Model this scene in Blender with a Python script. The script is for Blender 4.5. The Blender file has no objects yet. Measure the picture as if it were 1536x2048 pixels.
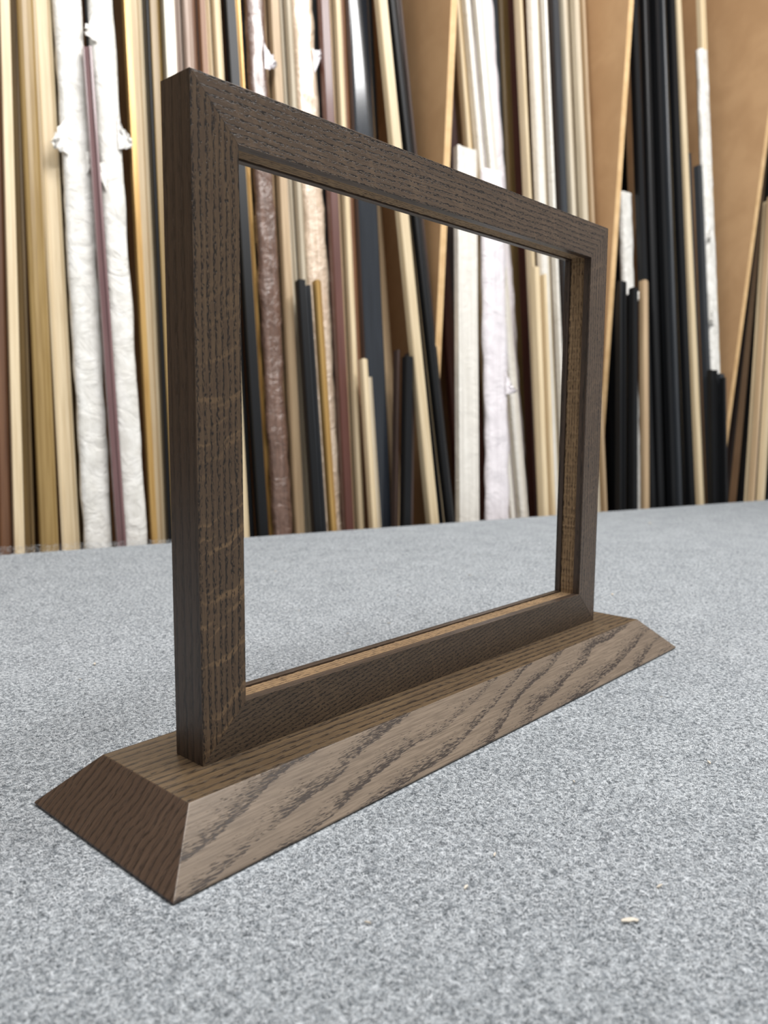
import bpy, math, random
import numpy as np
from mathutils import Vector, Matrix, noise
random.seed(4)
rng=np.random.default_rng(7)
scene=bpy.context.scene
col=scene.collection
try:
    scene.view_settings.view_transform='Standard'
except Exception: pass

def lin(c):
    r=[]
    for v in c:
        v=v/255.
        r.append(v/12.92 if v<=.04045 else ((v+.055)/1.055)**2.4)
    return (r[0],r[1],r[2],1.)

# ------------------------------------------------------------------ node helper
class NT:
    def __init__(s,name):
        m=bpy.data.materials.new(name); m.use_nodes=True
        s.m=m; s.t=m.node_tree; s.n=s.t.nodes; s.l=s.t.links
        s.b=s.n['Principled BSDF']
    def add(s,t,**k):
        n=s.n.new(t)
        for a,b in k.items(): setattr(n,a,b)
        return n
    def put(s,v,sock):
        if isinstance(v,(int,float)): sock.default_value=v
        elif isinstance(v,(tuple,list)): sock.default_value=v
        else: s.l.new(v,sock)
    def math(s,op,a,b=0.,c=None,clamp=False):
        n=s.add('ShaderNodeMath',operation=op); n.use_clamp=clamp
        s.put(a,n.inputs[0]); s.put(b,n.inputs[1])
        if c is not None: s.put(c,n.inputs[2])
        return n.outputs[0]
    def dot(s,v,vec):
        n=s.add('ShaderNodeVectorMath',operation='DOT_PRODUCT')
        s.l.new(v,n.inputs[0]); n.inputs[1].default_value=vec
        return n.outputs['Value']
    def comb(s,x,y,z):
        n=s.add('ShaderNodeCombineXYZ')
        for i,v in enumerate((x,y,z)): s.put(v,n.inputs[i])
        return n.outputs[0]
    def scale(s,v,sc):
        n=s.add('ShaderNodeVectorMath',operation='MULTIPLY'); s.l.new(v,n.inputs[0]); n.inputs[1].default_value=sc
        return n.outputs[0]
    def noise(s,v,scale=1.,detail=2.,rough=.5,dist=0.):
        n=s.add('ShaderNodeTexNoise'); s.l.new(v,n.inputs['Vector'])
        n.inputs['Scale'].default_value=scale; n.inputs['Detail'].default_value=detail
        n.inputs['Roughness'].default_value=rough; n.inputs['Distortion'].default_value=dist
        return n.outputs['Fac']
    def smooth(s,v,a,b,lo=0.,hi=1.):
        n=s.add('ShaderNodeMapRange',interpolation_type='SMOOTHSTEP')
        s.put(v,n.inputs[0]); s.put(a,n.inputs[1]); s.put(b,n.inputs[2]); s.put(lo,n.inputs[3]); s.put(hi,n.inputs[4])
        return n.outputs[0]
    def mix(s,f,a,b):
        n=s.add('ShaderNodeMix',data_type='RGBA')
        s.put(f,n.inputs[0]); s.put(a,n.inputs[6]); s.put(b,n.inputs[7])
        return n.outputs[2]
    def bump(s,h,strength,dist):
        n=s.add('ShaderNodeBump'); n.inputs['Strength'].default_value=strength; n.inputs['Distance'].default_value=dist
        s.l.new(h,n.inputs['Height']); s.l.new(n.outputs[0],s.b.inputs['Normal'])
    def coord(s,rand=True):
        tc=s.add('ShaderNodeTexCoord'); v=tc.outputs['Object']; s.raw=v
        if rand:
            oi=s.add('ShaderNodeObjectInfo')
            r=s.math('MULTIPLY',oi.outputs['Random'],3.7)
            n=s.add('ShaderNodeVectorMath',operation='ADD'); s.l.new(v,n.inputs[0]); s.l.new(s.comb(r,0.,0.),n.inputs[1])
            v=n.outputs[0]
        return v

def oak(name,light,mid,pore,along,ca,cb,ringvec,period,warp,warp_sc,plen,pwid,dens,base_t,fleck=0.,rough=.5,saw=1.6,flecktilt=-.35,wob=0.,soft=.05,pstr=.9,fade=0.,fleckfade=None,zig=0.,rand=True):
    """stained oak: growth-ring bands carrying short dark pore dashes, optional ray flecks"""
    s=NT(name); v=s.coord(rand)
    u=s.dot(v,along); a=s.dot(v,ca); b=s.dot(v,cb)
    P=s.comb(u,a,b)
    wn=s.noise(s.scale(P,warp_sc),1.,2.,.5)
    wn=s.math('MULTIPLY',s.math('SUBTRACT',wn,.5),warp)
    if zig>0:
        zn=s.noise(s.scale(P,(260.,500.,500.)),1.,1.,.5)
        wn=s.math('ADD',wn,s.math('MULTIPLY',s.math('SUBTRACT',zn,.5),zig))
    ring=s.math('DIVIDE',s.math('ADD',s.dot(P,ringvec),wn),period)
    frc=s.math('FRACT',ring)
    env=s.math('POWER',s.math('SUBTRACT',1.,frc),saw)
    env=s.math('MULTIPLY',env,s.smooth(frc,0.,.12))
    if fade>0:
        fd=s.noise(s.scale(P,(14.,60.,60.)),1.,1.,.5)
        env=s.math('MULTIPLY',env,s.smooth(fd,.32,.6,1-fade,1.))
    pn=s.noise(s.scale(P,(1/plen,1/pwid,1/pwid)),1.,1.5,.5,wob)
    thr=s.math('SUBTRACT',base_t,s.math('MULTIPLY',env,dens))
    mask=s.smooth(pn,thr,s.math('ADD',thr,soft))
    fine=s.noise(s.scale(P,(60.,1500.,1500.)),1.,3.,.6)
    broad=s.noise(s.scale(P,(8.,50.,50.)),1.,2.,.5)
    c=s.mix(s.smooth(fine,.3,.7),light,mid)
    c=s.mix(s.math('MULTIPLY',s.smooth(broad,.35,.7),.5),c,mid)
    c=s.mix(s.math('MULTIPLY',env,.35),c,mid)
    if fleck>0:
        bn=s.noise(s.scale(P,(30.,160.,160.)),1.,1.,.5)
        bend=s.math('ADD',s.math('MULTIPLY',s.math('SINE',s.math('MULTIPLY',a,190.)),.0012),s.math('MULTIPLY',bn,.006))
        fu=s.math('ADD',s.math('ADD',u,bend),s.math('MULTIPLY',a,flecktilt))
        fn=s.noise(s.scale(s.comb(fu,a,b),(260.,34.,34.)),1.,1.5,.5,.3)
        fm=s.math('MULTIPLY',s.smooth(fn,.55,.68),fleck)
        if fleckfade:
            fm=s.math('MULTIPLY',fm,s.smooth(s.dot(s.raw,along),fleckfade[0],fleckfade[1],1.,.12))
        lc=(light[0]*1.85,light[1]*1.8,light[2]*1.65,1)
        c=s.mix(fm,c,lc)
    c=s.mix(s.math('MULTIPLY',mask,pstr),c,pore)
    s.l.new(c,s.b.inputs['Base Color'])
    s.b.inputs['Roughness'].default_value=rough
    s.b.inputs['Specular IOR Level'].default_value=.4
    h=s.math('SUBTRACT',s.math('MULTIPLY',fine,.25),mask)
    s.bump(h,.4,.0003)
    return s.m

def mesh_obj(name,verts,faces,mats=(),parent=None,mi=None,smooth=False):
    me=bpy.data.meshes.new(name); me.from_pydata([tuple(v) for v in verts],[],faces)
    for m in mats: me.materials.append(m)
    if mi is not None:
        for p,i in zip(me.polygons,mi): p.material_index=i
    if smooth:
        for p in me.polygons: p.use_smooth=True
    me.update()
    o=bpy.data.objects.new(name,me); col.objects.link(o)
    if parent is not None: o.parent=parent
    return o
def bevel(o,w,seg=2):
    m=o.modifiers.new('bev','BEVEL'); m.width=w; m.segments=seg; m.limit_method='ANGLE'; m.angle_limit=math.radians(25)
    return o
def empty(name,loc=(0,0,0)):
    e=bpy.data.objects.new(name,None); e.empty_display_size=.05; e.location=loc; col.objects.link(e); return e

# ------------------------------------------------------------------ oak finishes
X3=(1,0,0);Y3=(0,1,0);Z3=(0,0,1)
q=.7071
m_stile=oak('oak_stile',lin((102,82,60)),lin((78,61,46)),lin((25,20,17)),X3,Y3,Z3,(0.,1.,.6),.0029,.0030,(20,120,120),.0018,.00050,.40,.73,fleck=.55,rough=.38,saw=1.3,wob=.35,fleckfade=(.08,.21),zig=.0014)
m_rail=oak('oak_rail',lin((110,91,74)),lin((82,67,54)),lin((31,26,23)),X3,Y3,Z3,(0.,1.,.6),.0029,.005,(14,110,110),.0021,.00048,.38,.73,fleck=.14,rough=.36,saw=1.3,wob=.35,zig=.0014)
m_brail=oak('oak_bottom_rail',lin((94,77,59)),lin((72,58,45)),lin((30,24,20)),X3,Y3,Z3,(.25,1.,.6),.0022,.002,(14,120,120),.0018,.00045,.34,.70,fleck=.12,rough=.42,saw=1.3,wob=.4,zig=.001)
m_side=oak('oak_side_grain_shaded',lin((80,64,52)),lin((61,49,40)),lin((31,25,21)),X3,Z3,Y3,(0.,1.,.2),.005,.006,(5,90,90),.008,.0004,.30,.66,rough=.36,saw=1.3,pstr=.75)  # plainer side grain, its colour darkened for shade on side and lip faces
m_groove=oak('raw_oak_groove',lin((156,129,95)),lin((122,98,70)),lin((66,50,36)),X3,Y3,Z3,(0.,1.,1.),.002,.002,(20,200,200),.004,.0005,.30,.66,rough=.75,wob=.3)
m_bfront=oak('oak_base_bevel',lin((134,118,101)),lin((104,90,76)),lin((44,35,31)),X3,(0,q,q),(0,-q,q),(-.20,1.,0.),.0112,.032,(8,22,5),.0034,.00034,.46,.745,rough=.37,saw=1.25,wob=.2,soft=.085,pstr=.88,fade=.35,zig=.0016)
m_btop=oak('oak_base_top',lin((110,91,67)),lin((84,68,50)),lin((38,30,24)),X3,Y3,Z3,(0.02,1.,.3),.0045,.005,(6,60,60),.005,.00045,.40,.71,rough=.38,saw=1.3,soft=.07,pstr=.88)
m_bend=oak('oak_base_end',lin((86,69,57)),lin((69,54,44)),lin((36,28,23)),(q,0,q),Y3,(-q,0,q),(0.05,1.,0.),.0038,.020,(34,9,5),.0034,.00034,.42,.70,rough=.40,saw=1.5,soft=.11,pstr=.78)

# ------------------------------------------------------------------ display frame on base
display=empty('display_frame',(.3327,.2604,0))
display['label']='dark-stained oak picture frame on a wide sloping-sided oak foot'
display['category']='picture frame'
BX,BY,IN,BH,LIP=.4000,.1000,.0200,.0210,.0012
def ring(x,y,z): return [(-x,-y,z),(x,-y,z),(x,y,z),(-x,y,z)]
hx,hy=BX/2,BY/2
vs=ring(hx-.0008,hy-.0008,0)+ring(hx,hy,LIP)+ring(hx-IN,hy-IN,BH)
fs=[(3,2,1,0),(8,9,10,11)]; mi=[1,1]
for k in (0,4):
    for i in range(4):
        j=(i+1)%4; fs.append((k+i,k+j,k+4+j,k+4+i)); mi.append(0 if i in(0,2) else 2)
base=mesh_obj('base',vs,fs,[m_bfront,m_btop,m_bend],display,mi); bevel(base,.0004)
base['label']='oak foot with bold dark cathedral grain'
FX0,FX1=.1734-.3327,.4899-.3327; FY=.2512-.2604; FD=.0183; FZ0,FZ1=BH,.2785
W=.0212; GR=.0017
def member(name,L,mat,M,liner_seed):
    prof=[(0,0),(W,0),(W,.0048),(W-GR,.0048),(W-GR,.0146),(W,.0146),(W,FD),(0,FD)]
    n=len(prof); v=[]
    for (y,z) in prof: v.append((y,y,z))
    for (y,z) in prof: v.append((L-y,y,z))
    f=[tuple(range(n)),tuple(reversed(range(n,2*n)))]; mi=[0,0]
    for i in range(n):
        j=(i+1)%n; f.append((i,n+i,n+j,j)); mi.append(1 if i in(n-1,1,2,4,5) else 0)
    o=mesh_obj(name,v,f,[mat,m_side],display,mi); o.matrix_local=M; bevel(o,.00016)
    N=160; lv=[];lf=[]; r=random.Random(liner_seed); y0=W-GR
    for i in range(N+1):
        t=i/N; h=.0010+.0003*noise.noise(Vector((i*.8,liner_seed,0)))
        x=y0+h+t*(L-2*(y0+h))
        lv+= [(x,y0,.0050),(x,y0+h,.0050+.0003*r.random()),(x,y0+h,.0144-.0004*r.random()),(x,y0,.0144)]
    for i in range(N):
        a=4*i;b=a+4
        for k in range(4):
            kk=(k+1)%4; lf.append((a+k,b+k,b+kk,a+kk))
    lf+=[(3,2,1,0),(4*N,4*N+1,4*N+2,4*N+3)]
    g=mesh_obj('glazing_groove_strip',lv,lf,[m_groove],o); g['label']='raw light oak strip inside the groove'
    return o
def MM(x,y,z,o):
    m=Matrix((( x[0],y[0],z[0],o[0]),(x[1],y[1],z[1],o[1]),(x[2],y[2],z[2],o[2]),(0,0,0,1))); return m
Hh=FZ1-FZ0; Lw=FX1-FX0
member('stile',Hh,m_stile,MM((0,0,1),(1,0,0),(0,1,0),(FX0,FY,FZ0)),1)
member('stile',Hh,m_rail,MM((0,0,-1),(-1,0,0),(0,1,0),(FX1,FY,FZ1)),2)
member('rail',Lw,m_rail,MM((1,0,0),(0,0,-1),(0,1,0),(FX0,FY,FZ1)),3)
member('rail',Lw,m_brail,MM((-1,0,0),(0,0,1),(0,1,0),(FX1,FY,FZ0)),4)

# ------------------------------------------------------------------ layout of the table / rack
D0=Vector((.407,1.042,0)); w=Vector((.953,-.302,0)).normalized(); n=Vector((w.y,-w.x,0))  # n points to the table
if n.y>0: n=-n
def P(s,o,z): 
    p=D0+w*s+n*o; return Vector((p.x,p.y,z))
FLOOR=-.85
def boxpts(s0,s1,o0,o1,z0,z1):
    v=[P(s,o,z) for z in (z0,z1) for s,o in ((s0,o0),(s1,o0),(s1,o1),(s0,o1))]
    f=[(0,1,2,3),(7,6,5,4),(0,4,5,1),(1,5,6,2),(2,6,7,3),(3,7,4,0)]
    return v,f

# carpet felt
def felt():
    s=NT('grey_felt'); v=s.coord(False)
    big=s.noise(v,26.,3.,.6)
    med=s.noise(v,560.,3.,.7,.2)
    dk=s.noise(v,300.,2.,.6,.3)
    n1=s.noise(v,620.,2.,.6,.7); n2=s.noise(v,1100.,2.,.6,.9)
    r1=s.smooth(s.math('ABSOLUTE',s.math('SUBTRACT',n1,.5)),.0,.05,1.,0.)
    r2=s.smooth(s.math('ABSOLUTE',s.math('SUBTRACT',n2,.5)),.0,.06,1.,0.)
    t=s.math('ADD',s.math('MULTIPLY',r1,.22),s.math('MULTIPLY',r2,.20))
    t=s.math('ADD',t,s.math('MULTIPLY',s.smooth(med,.33,.67),.5))
    t=s.math('SUBTRACT',t,s.math('MULTIPLY',s.smooth(dk,.54,.70),.36))
    t=s.math('ADD',t,s.math('MULTIPLY',s.math('SUBTRACT',big,.5),.24))
    c=s.mix(s.smooth(t,-.08,.95),lin((102,108,113)),lin((217,222,226)))
    s.l.new(c,s.b.inputs['Base Color']); s.b.inputs['Roughness'].default_value=.95
    s.b.inputs['Specular IOR Level'].default_value=.15
    s.bump(t,.55,.0009)
    return s.m
m_felt=felt()
def plain(name,c1,c2,rough,sc=(8,300,300),bump=.0,coat=0.,spec=.5,metal=0.,bsc=60.,var=.0):
    s=NT(name); v=s.coord()
    nz=s.noise(s.scale(v,sc),1.,3.,.6,.3)
    c=s.mix(s.smooth(nz,.3,.7),lin(c1),lin(c2))
    if var>0:
        oi=s.add('ShaderNodeObjectInfo'); h=s.add('ShaderNodeHueSaturation')
        s.l.new(s.math('ADD',1-var,s.math('MULTIPLY',oi.outputs['Random'],2*var)),h.inputs['Value']); s.l.new(c,h.inputs['Color']); c=h.outputs[0]
    s.l.new(c,s.b.inputs['Base Color']); s.b.inputs['Roughness'].default_value=rough
    s.b.inputs['Coat Weight'].default_value=coat; s.b.inputs['Coat Roughness'].default_value=.12
    s.b.inputs['Specular IOR Level'].default_value=spec; s.b.inputs['Metallic'].default_value=metal
    if bump>0: 
        b=s.noise(v,bsc,4.,.6,1.2); s.bump(b,.8,bump)
    return s.m
m_tablewood=plain('table_board',(150,120,85),(130,100,70),.6)
m_steel=plain('painted_steel',(70,72,75),(62,64,67),.45)

table=empty('work_table',P(.5,.9,0)); 
table['label']='large work table covered in grey felt carpet'; table['category']='table'
def tchild(name,v,f,m):
    o=mesh_obj(name,v,f,[m]); o.parent=table; o.matrix_parent_inverse=Matrix.Translation(-table.location); return o
v,f=boxpts(-1.3,2.5,.135,1.75,-.045,-.004); tchild('table_top',v,f,m_tablewood)
v,f=boxpts(-1.3,2.5,.130,1.755,-.004,0); o=tchild('felt_cover',v,f,m_felt); o['label']='grey needle-felt carpet cover'
for s_,o_ in ((-1.2,.2),(2.4,.2),(-1.2,1.65),(2.4,1.65)):
    v,f=boxpts(s_-.035,s_+.035,o_-.035,o_+.035,FLOOR,-.045); tchild('leg',v,f,m_steel)

# loose curly fibres of the felt
def fibres():
    cnt=260000
    fw=.17+ (1.05-.17)*rng.random(cnt*2)**1.5
    ang=math.radians(42.2)+ (rng.random(cnt*2)-.5)*math.radians(64)
    x=fw*np.cos(ang); y=fw*np.sin(ang)
    ok=~((x>.130)&(x<.536)&(y>.207)&(y<.314)); x=x[ok][:cnt]; y=y[ok][:cnt]; d=np.hypot(x,y)
    N=len(x); th=rng.random(N)*2*np.pi; k=(rng.random(N)-.5)*2*1900
    Ls=(.0012+.0022*rng.random(N)); hz=.0003+.0006*rng.random(N); wd=(.000032+.000032*rng.random(N))*(1+1.0*(d-.2).clip(0,1))
    S=5; vs=np.zeros((N,S,2,3)); px=x.copy();py=y.copy(); a=th.copy()
    for i in range(S):
        t=i/(S-1); z=hz*math.sin(math.pi*(.08+.84*t))+.00005
        nx=-np.sin(a);ny=np.cos(a)
        vs[:,i,0]=np.stack([px+nx*wd,py+ny*wd,z],1); vs[:,i,1]=np.stack([px-nx*wd,py-ny*wd,z+wd*.6],1)
        px=px+np.cos(a)*Ls/(S-1); py=py+np.sin(a)*Ls/(S-1); a=a+k*Ls/(S-1)
    V=vs.reshape(-1,3)
    b=(np.arange(N)*S*2)[:,None,None]+ (np.arange(S-1)*2)[None,:,None]+np.array([0,1,3,2])[None,None,:]
    F=b.reshape(-1,4)
    me=bpy.data.meshes.new('carpet_pile'); me.vertices.add(len(V)); me.vertices.foreach_set('co',V.ravel())
    me.loops.add(F.size); me.loops.foreach_set('vertex_index',F.ravel().astype(np.int32))
    me.polygons.add(len(F)); me.polygons.foreach_set('loop_start',np.arange(0,F.size,4,dtype=np.int32))
    for nm,cc in (('fibre_light',(224,228,231)),('fibre_mid',(164,170,175)),('fibre_dark',(72,78,83))):
        s=NT(nm); s.b.inputs['Base Color'].default_value=lin(cc); s.b.inputs['Roughness'].default_value=.7; me.materials.append(s.m)
    idx=np.repeat(rng.choice(3,N,p=[.36,.33,.31]),S-1).astype(np.int32)
    me.polygons.foreach_set('material_index',idx); me.update(calc_edges=True); me.validate()
    o=bpy.data.objects.new('carpet_pile',me); col.objects.link(o); o.parent=table; o.matrix_parent_inverse=Matrix.Translation(-table.location)
    o['kind']='stuff'; o['label']='curly grey felt fibres'
fibres()

# ------------------------------------------------------------------ rack
m_mdf=plain('mdf_panel',(186,150,110),(174,138,99),.65,sc=(12,12,12),bump=.0002,bsc=600.)
m_mdfedge=plain('mdf_edge',(226,190,140),(210,172,122),.6,sc=(40,40,40))
rack=empty('storage_rack',P(.7,-.1,FLOOR)); rack['label']='low brown fibreboard rack standing behind the table'; rack['category']='rack'
def rchild(name,v,f,mats,mi=None):
    o=mesh_obj(name,v,f,mats,None,mi); o.parent=rack; o.matrix_parent_inverse=Matrix.Translation(-rack.location); return o
v,f=boxpts(-.9,2.4,-.328,.122,-.16,-.122); rchild('base_shelf',v,f,[m_mdf])
v,f=boxpts(-.9,2.4,-.328,.10,FLOOR,-.16); rchild('plinth',v,f,[m_mdf])
def divider(sb,g,top=1.6,t=.012):
    z0,z1=-.121,top; s1=sb+g*(z1-z0)
    v=[P(sb-t,-.328,z0),P(sb,-.328,z0),P(sb,0,z0),P(sb-t,0,z0),P(s1-t,-.328,z1),P(s1,-.328,z1),P(s1,0,z1),P(s1-t,0,z1)]
    f=[(0,1,2,3),(7,6,5,4),(0,4,5,1),(1,5,6,2),(2,6,7,3),(3,7,4,0)]
    org=P(sb,-.16,z0); v=[a_-org for a_ in v]
    o=mesh_obj('divider_board',v,f,[m_mdf,m_mdfedge],None,[0,0,0,0,1,0]); o.location=org
    o['label']='tall brown fibreboard divider standing edge-on between framing lengths'; o['category']='board'; o['group']='divider boards in the rack'
DIV=[(.670,.0375),(1.054,.040),(1.401,.120),(-.28,.03)]
for a_,b_ in DIV: divider(a_,b_)

# ------------------------------------------------------------------ framing lengths
K={}
def mk(k,c1,c2,rough=.5,**a): K[k]=plain('strip_'+k,c1,c2,rough,**a)
mk('cream',(226,207,172),(208,186,148),.5,var=.13); mk('tan',(192,166,131),(170,143,110),.5,var=.13)
mk('olive',(164,137,87),(142,115,67),.35,var=.08); mk('olive_dark',(126,102,62),(104,84,50),.4)
mk('brown',(144,104,74),(120,84,60),.5,var=.08); mk('rust',(100,60,50),(82,46,38),.4,coat=.3)
mk('wrap',(234,232,226),(214,211,203),.5,sc=(40,60,60),bump=.0045,bsc=30.)
mk('mauve',(128,98,97),(110,80,81),.3,coat=.3); mk('black',(20,21,23),(15,16,18),.42,spec=.3)
mk('gold',(198,161,98),(172,132,74),.3,metal=.35); mk('silver',(172,166,152),(140,134,122),.35,metal=.3)
mk('pink',(186,166,151),(162,138,124),.5); mk('plastic',(124,96,82),(92,70,58),.22,coat=1.,bump=.006,bsc=45.)
mk('greige',(200,189,167),(180,167,145),.5,var=.06); mk('plastic_pink',(224,205,183),(200,174,148),.25,coat=1.,bump=.006,bsc=45.)
mk('navy',(34,39,46),(24,28,34),.16,coat=1.); mk('umber',(74,57,50),(54,42,37),.45,var=.1)
mk('white',(230,226,217),(214,209,199),.3,coat=.6,bump=.003,bsc=30.); mk('lilac',(234,228,230),(218,211,214),.3,coat=.5,bump=.004,bsc=30.)
mk('orange',(194,148,92),(176,126,72),.4); mk('slate',(58,61,65),(46,49,53),.38,spec=.4)
mk('paper',(244,242,236),(232,228,220),.7,sc=(40,40,40),bump=.003,bsc=60.)
DESC={'cream':'pale unfinished wood','tan':'light tan wood','olive':'olive-gold','olive_dark':'dark olive-gold','brown':'warm brown wood','rust':'dark reddish brown',
'wrap':'white paper-wrapped','mauve':'glossy mauve','black':'black','gold':'gold leaf','silver':'dull silver','pink':'pinkish-grey wood','plastic':'brown plastic-wrapped',
'greige':'grey-beige','plastic_pink':'cream plastic-wrapped','navy':'glossy blue-black','umber':'dark umber wood','white':'glossy creamy white','lilac':'off-white plastic-sleeved','orange':'orange-brown wood','slate':'slate grey'}
PROF=[
 [(-.5,0),(-.5,.8),(-.42,1),(.42,1),(.5,.8),(.5,0)],
 [(-.5,0),(-.5,1),(-.2,1),(-.15,.75),(.36,.62),(.4,.8),(.5,.8),(.5,0)],
 [(-.5,0),(-.5,.6),(-.4,.62),(-.25,.8),(0,.97),(.25,1),(.42,.9),(.5,.7),(.5,0)],
 [(-.5,0),(-.5,.92),(-.36,1),(-.3,.86),(.3,.86),(.36,1),(.5,.92),(.5,0)]]
tilt=.16; mrm=(n+Vector((0,0,tilt))).normalized()
cnt=[0]
def strip(s0,g,wd,zt,kind,layer,fill=.95):
    i=cnt[0]; cnt[0]+=1
    r=random.Random(i*13+5)
    if zt==0: zt=1.12+.3*r.random()
    pl=lambda s,z: P(s,.06-tilt*z,z)
    a=pl(s0,-.114); b=pl(s0+g*(zt+.12),zt)
    off={1:.034,0:0.,-1:-.070,-2:-.034}[layer]+(-.016*(i%3) if layer==-1 else (0. if i%2==0 else -.016))
    a=a+n*off; b=b+n*off
    X=(b-a); L=X.length; X.normalize(); Zv=(mrm-X*mrm.dot(X)).normalized(); Yv=Zv.cross(X)
    th=.013; wd2=wd*fill/math.sqrt(1+g*g)
    wrap=kind in('wrap','plastic','plastic_pink','lilac')
    amp=.7 if kind=='wrap' else 1.
    if wrap:
        prof=[(-.5+.0,0),(-.52,.4),(-.46,.85),(-.3,1.0),(-.1,1.02),(.1,.98),(.3,1.02),(.46,.85),(.52,.4),(.5,0)]; N=110
    else:
        prof=PROF[i%4]; N=1
    n_=len(prof); v=[];f=[]
    for k in range(N+1):
        x=L*k/N
        for (py,pz) in prof:
            y=py*wd2; z=(pz-1)*th
            if wrap:
                q_=Vector((x*26,py*3+i*7,pz*2)); 
                y+=.0034*amp*noise.noise(q_)*(1 if abs(py)>.3 else .3); 
                if pz>.3: z+=.0022*amp*noise.noise(q_*1.7+Vector((5,5,5)))
            v.append((x,y,z))
    for k in range(N):
        for j in range(n_):
            jj=(j+1)%n_; A=k*n_;B=A+n_
            f.append((A+j,A+jj,B+jj,B+j))
    f.append(tuple(reversed(range(n_)))); f.append(tuple(range(N*n_,(N+1)*n_)))
    o=mesh_obj('framing_strip',v,f,[K[kind]],None,None,wrap)
    o.matrix_world=MM(X,Yv,Zv,a)
    o['label']='%s picture framing length leaning upright in the rack'%DESC[kind]
    o['category']='framing strip'; o['group']='framing lengths leaning in the rack'
    if kind in('wrap','lilac','plastic','plastic_pink'):
        for k in range(3 if kind=='wrap' else 1):
            xc=L*(.2+.55*r.random()); side=r.choice((-1,1)); sz=.011+.013*r.random(); sk=r.choice((-.8,.8))
            G=8; fv=[];ff=[]
            for a1 in range(G):
                for b1 in range(G):
                    p1=a1/(G-1)-.5;p2=b1/(G-1)
                    tear=.5*noise.noise(Vector((a1*.9+i,b1*.9,k)))
                    fv.append((xc+sz*(2.4*p1*(1-.8*p2)+sk*p2+tear*.5),side*(wd2*.30+sz*(p2*.9+tear*.5*p2)),.002+.010*p2*abs(noise.noise(Vector((a1*.7,b1*.7,i+k*3))))*2+.001*p2))
            for a1 in range(G-1):
                for b1 in range(G-1):
                    ff.append((a1*G+b1,a1*G+b1+1,(a1+1)*G+b1+1,(a1+1)*G+b1))
            fl=mesh_obj('torn_paper' if kind=='wrap' else 'torn_plastic',fv,ff,[K['paper'] if kind=='wrap' else K['lilac']],o,None,True); fl['label']='torn scrap of white wrapping'
    return o
D=[(-60,36,300,0,'tan',0),(-32,36,200,0,'black',0),(-11,36,260,0,'brown',0),(10,35,140,0,'brown',0),(24,33,127,0,'cream',0),(38,29,115,0,'olive_dark',0),(60,19,227,0,'olive',0),
(88,10,227,0,'cream',0),(120,7,361,0,'wrap',0),(146,-4,107,632,'mauve',1),(166,3,325,0,'wrap',0),(184,9,89,0,'black',-2),(190,14,86,0,'gold',0),
(200,21,175,0,'cream',0),(210,24,74,0,'black',0),(223,24,164,0,'olive',0),(240,23,174,0,'silver',0),(261,23,241,0,'pink',0),(284,21,217,0,'brown',0),
(311,15,244,0,'cream',0),(340,7,253,0,'black',0),(357,10,108,0,'gold',0),(374,17,298,0,'plastic',0),(396,23,216,0,'tan',0),(426,16,314,0,'greige',0),
(421,6,270,354,'black',1),(440,7,115,356,'gold',1),(461,15,367,0,'plastic_pink',0),(480,27,155,0,'rust',0),(504,30,351,0,'tan',0),(537,31,361,0,'navy',0),
(588,0,420,0,'tan',-2),(617,-30,178,0,'cream',1),(647,-45,276,0,'black',1),(556,101,328,263,'umber',1),(514,11,244,245,'cream',1),
(664,-37,170,0,'cream',0),(681,-33,150,0,'umber',0),(774,-4,224,0,'cream',0),(814,-15,438,0,'white',0),(683,84,409,606,'white',1),(734,74,466,570,'lilac',1),
(850,9,500,0,'lilac',-2),(872,38,211,0,'cream',0),(901,46,443,0,'white',0),(926,49,109,0,'orange',0),(952,47,384,0,'slate',0),(982,50,254,0,'greige',0),
(1011,48,309,0,'cream',0),(845,51,312,417,'cream',1),(1041,113,454,416,'black',1),(1076,105,168,419,'tan',1),
(1108,63,290,600,'wrap',0),(1132,63,150,0,'black',0),(1161,71,452,0,'black',0),(1202,68,346,0,'black',0),(1238,61,299,0,'black',0),(1273,53,276,0,'cream',0),(1303,59,248,711,'slate',0),
(1299,104,394,259,'black',1),(1334,64,270,933,'wrap',0),(1358,64,150,0,'cream',0),(1386,231,377,638,'tan',1),(1415,273,416,0,'black',0),(1454,291,652,0,'umber',0),(1524,304,987,0,'black',0),(1606,313,829,0,'cream',0)]
ALT={'cream':['cream','tan','cream','greige'],'tan':['tan','cream','brown'],'black':['black','black','slate'],'umber':['umber','black'],'brown':['brown','tan'],
'greige':['greige','cream','umber'],'white':['white','greige','white'],'slate':['slate','black','greige'],'pink':['pink','umber'],'silver':['silver','black'],'orange':['orange']}
for (s0,g,wd,zt,k,l) in D:
    s0/=1000;g/=1000;wd/=10000;zt/=1000
    if k in ALT and wd>.0185 and s0>.11 and not(k=='white' and l==1):
        m=3 if wd>.030 else 2
        r=random.Random(int(s0*1000)+3)
        parts=[.6+r.random() for _ in range(m)]; tt=sum(parts); x=s0-wd/2
        for j,pp in enumerate(parts):
            ww=wd*pp/tt; kk=k if (j==0 or s0>1.03 and s0<1.06) else r.choice(ALT[k])
            zz=zt-(.0 if j==0 or zt==0 else .03*r.random())
            strip(x+ww/2,g,ww,zz,kk,l); x+=ww
    else: strip(s0,g,wd,zt,k,l)
# added second row, dark strips standing in for shade in the gaps
r=random.Random(11)
ss=-.02
while ss<1.75:
    near=min(D,key=lambda d:abs(d[0]/1000-ss) if d[5]==0 else 9)
    ww=.022+.018*r.random()
    if all(abs(ss-a_)>.03 for a_,b_ in DIV):
        strip(ss,near[1]/1000,ww,1.0+.35*r.random(),r.choice(['black','umber','black','rust','slate','olive_dark']),-1)
    ss+=ww+.003

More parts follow.
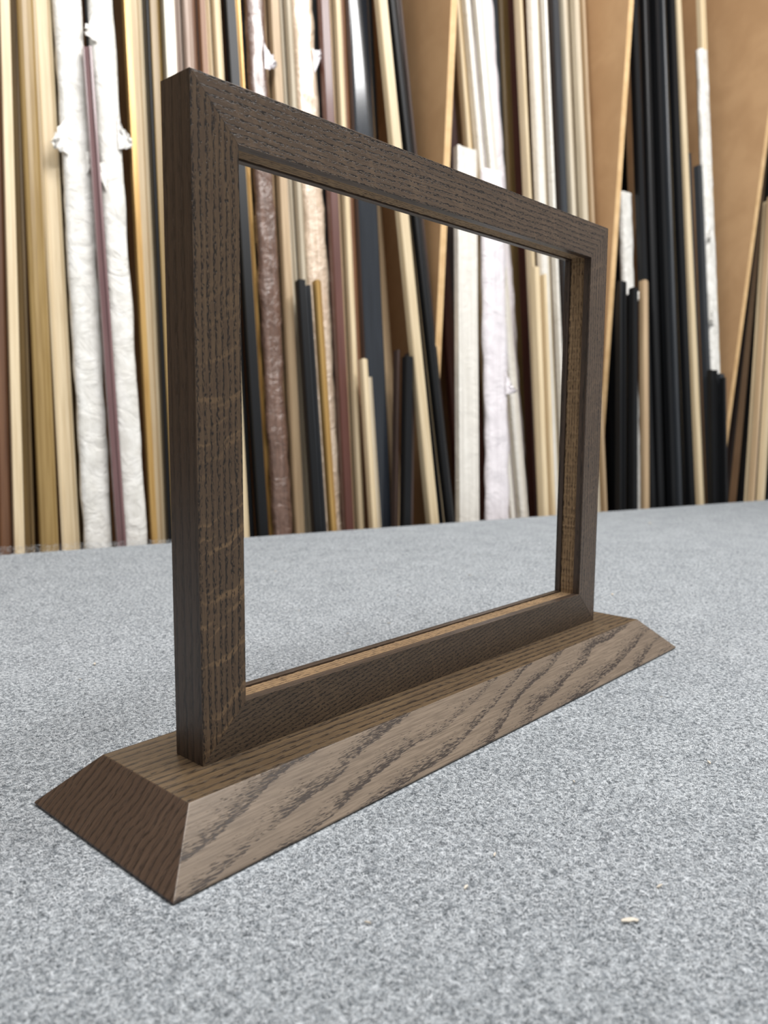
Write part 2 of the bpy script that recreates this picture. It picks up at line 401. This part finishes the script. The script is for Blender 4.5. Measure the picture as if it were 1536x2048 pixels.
# ------------------------------------------------------------------ wood chips on the felt
m_chip=plain('chip_wood',(210,202,188),(186,176,160),.7,sc=(400,400,400))
CH=[(.2250,.0990,.0055,-.75),(.241,.4644,.004,1.),(.6603,.3208,.006,.4),(.1686,.1585,.0022,2.),(1.167,.511,.009,.3),(.30,.16,.0018,.9),(.19,.035,.0018,1.2),(.52,.62,.003,.1)]
rr=random.Random(21)
for _ in range(24):
    d_=.25+.7*rr.random(); a_=math.radians(42.2+(rr.random()-.5)*50); x_,y_=d_*math.cos(a_),d_*math.sin(a_)
    if not(.12<x_<.55 and .19<y_<.33): CH.append((x_,y_,.0013+.0016*rr.random()*(1+d_),rr.random()*3))
for ci,(x,y,L,a) in enumerate(CH):
    v=[];N=6
    for i in range(N+1):
        t=i/N; ww=L*.13*math.sin(math.pi*(.15+.7*t))
        jy=L*.10*noise.noise(Vector((i*.9,ci*3.1,0)))
        zc=.0010+L*.05*math.sin(math.pi*t)
        v+=[(L*(t-.5),-ww+jy,zc),(L*(t-.5),ww*1.3+jy*.4,zc+.0001),(L*(t-.5),ww*1.3+jy*.4,zc-.0003),(L*(t-.5),-ww+jy,zc-.0004)]
    f=[(4*i+k,4*i+4+k,4*i+4+(k+1)%4,4*i+(k+1)%4) for i in range(N) for k in range(4)]+[(3,2,1,0),(4*N,4*N+1,4*N+2,4*N+3)]
    o=mesh_obj('wood_chip',v,f,[m_chip]); o.location=(x,y,0); o.rotation_euler=(0,0,a)
    o['label']='tiny pale wood shaving lying on the grey felt'; o['category']='wood chip'; o['group']='wood shavings on the felt'

# ------------------------------------------------------------------ room
m_floor=plain('concrete_floor',(120,118,114),(105,103,100),.6,sc=(3,3,3))
v,f=boxpts(-3,4,-.5,4,FLOOR-.05,FLOOR); o=mesh_obj('floor',v,f,[m_floor]); o['kind']='structure'
v,f=boxpts(-3,4,-.42,-.33,FLOOR,2.2); o=mesh_obj('wall_back',v,f,[m_mdf]); o['kind']='structure'

# ------------------------------------------------------------------ light
W_=bpy.data.worlds.new('room_light'); scene.world=W_; W_.use_nodes=True
W_.node_tree.nodes['Background'].inputs[0].default_value=(.975,.985,1.,1); W_.node_tree.nodes['Background'].inputs[1].default_value=.40
def area(name,loc,target,sx,sy,power,c=(1,1,1)):
    l=bpy.data.lights.new(name,'AREA'); l.shape='RECTANGLE'; l.size=sx; l.size_y=sy; l.energy=power; l.color=c
    o=bpy.data.objects.new(name,l); col.objects.link(o); o.location=loc
    d=Vector(target)-Vector(loc); o.rotation_euler=d.to_track_quat('-Z','Y').to_euler(); return o
area('ceiling_lamp',(.75,-.35,1.75),(.6,.3,0),1.5,.35,33,(1,.99,.98))
area('ceiling_lamp',(.4,.35,1.8),(.7,.8,0),1.5,.3,24,(1,.99,.98))

# ------------------------------------------------------------------ camera
cam=bpy.data.cameras.new('camera'); co=bpy.data.objects.new('camera',cam); col.objects.link(co); scene.camera=co
cam.sensor_fit='VERTICAL'; cam.sensor_height=36.; cam.lens=28.09; cam.clip_start=.01
yaw=math.radians(42.2); p=math.radians(6.67)
fh=Vector((math.cos(yaw),math.sin(yaw),0)); r0=Vector((math.sin(yaw),-math.cos(yaw),0))
fwd=fh*math.cos(p)-Vector((0,0,1))*math.sin(p); u0=r0.cross(fwd)
cr=(r0+.0071*u0).normalized(); cu=(u0-.0071*r0).normalized(); cz=cr.cross(cu)
co.matrix_world=MM(cr,cu,cz,(0,0,.1561))
cam.dof.use_dof=True; cam.dof.focus_distance=.38; cam.dof.aperture_fstop=13.
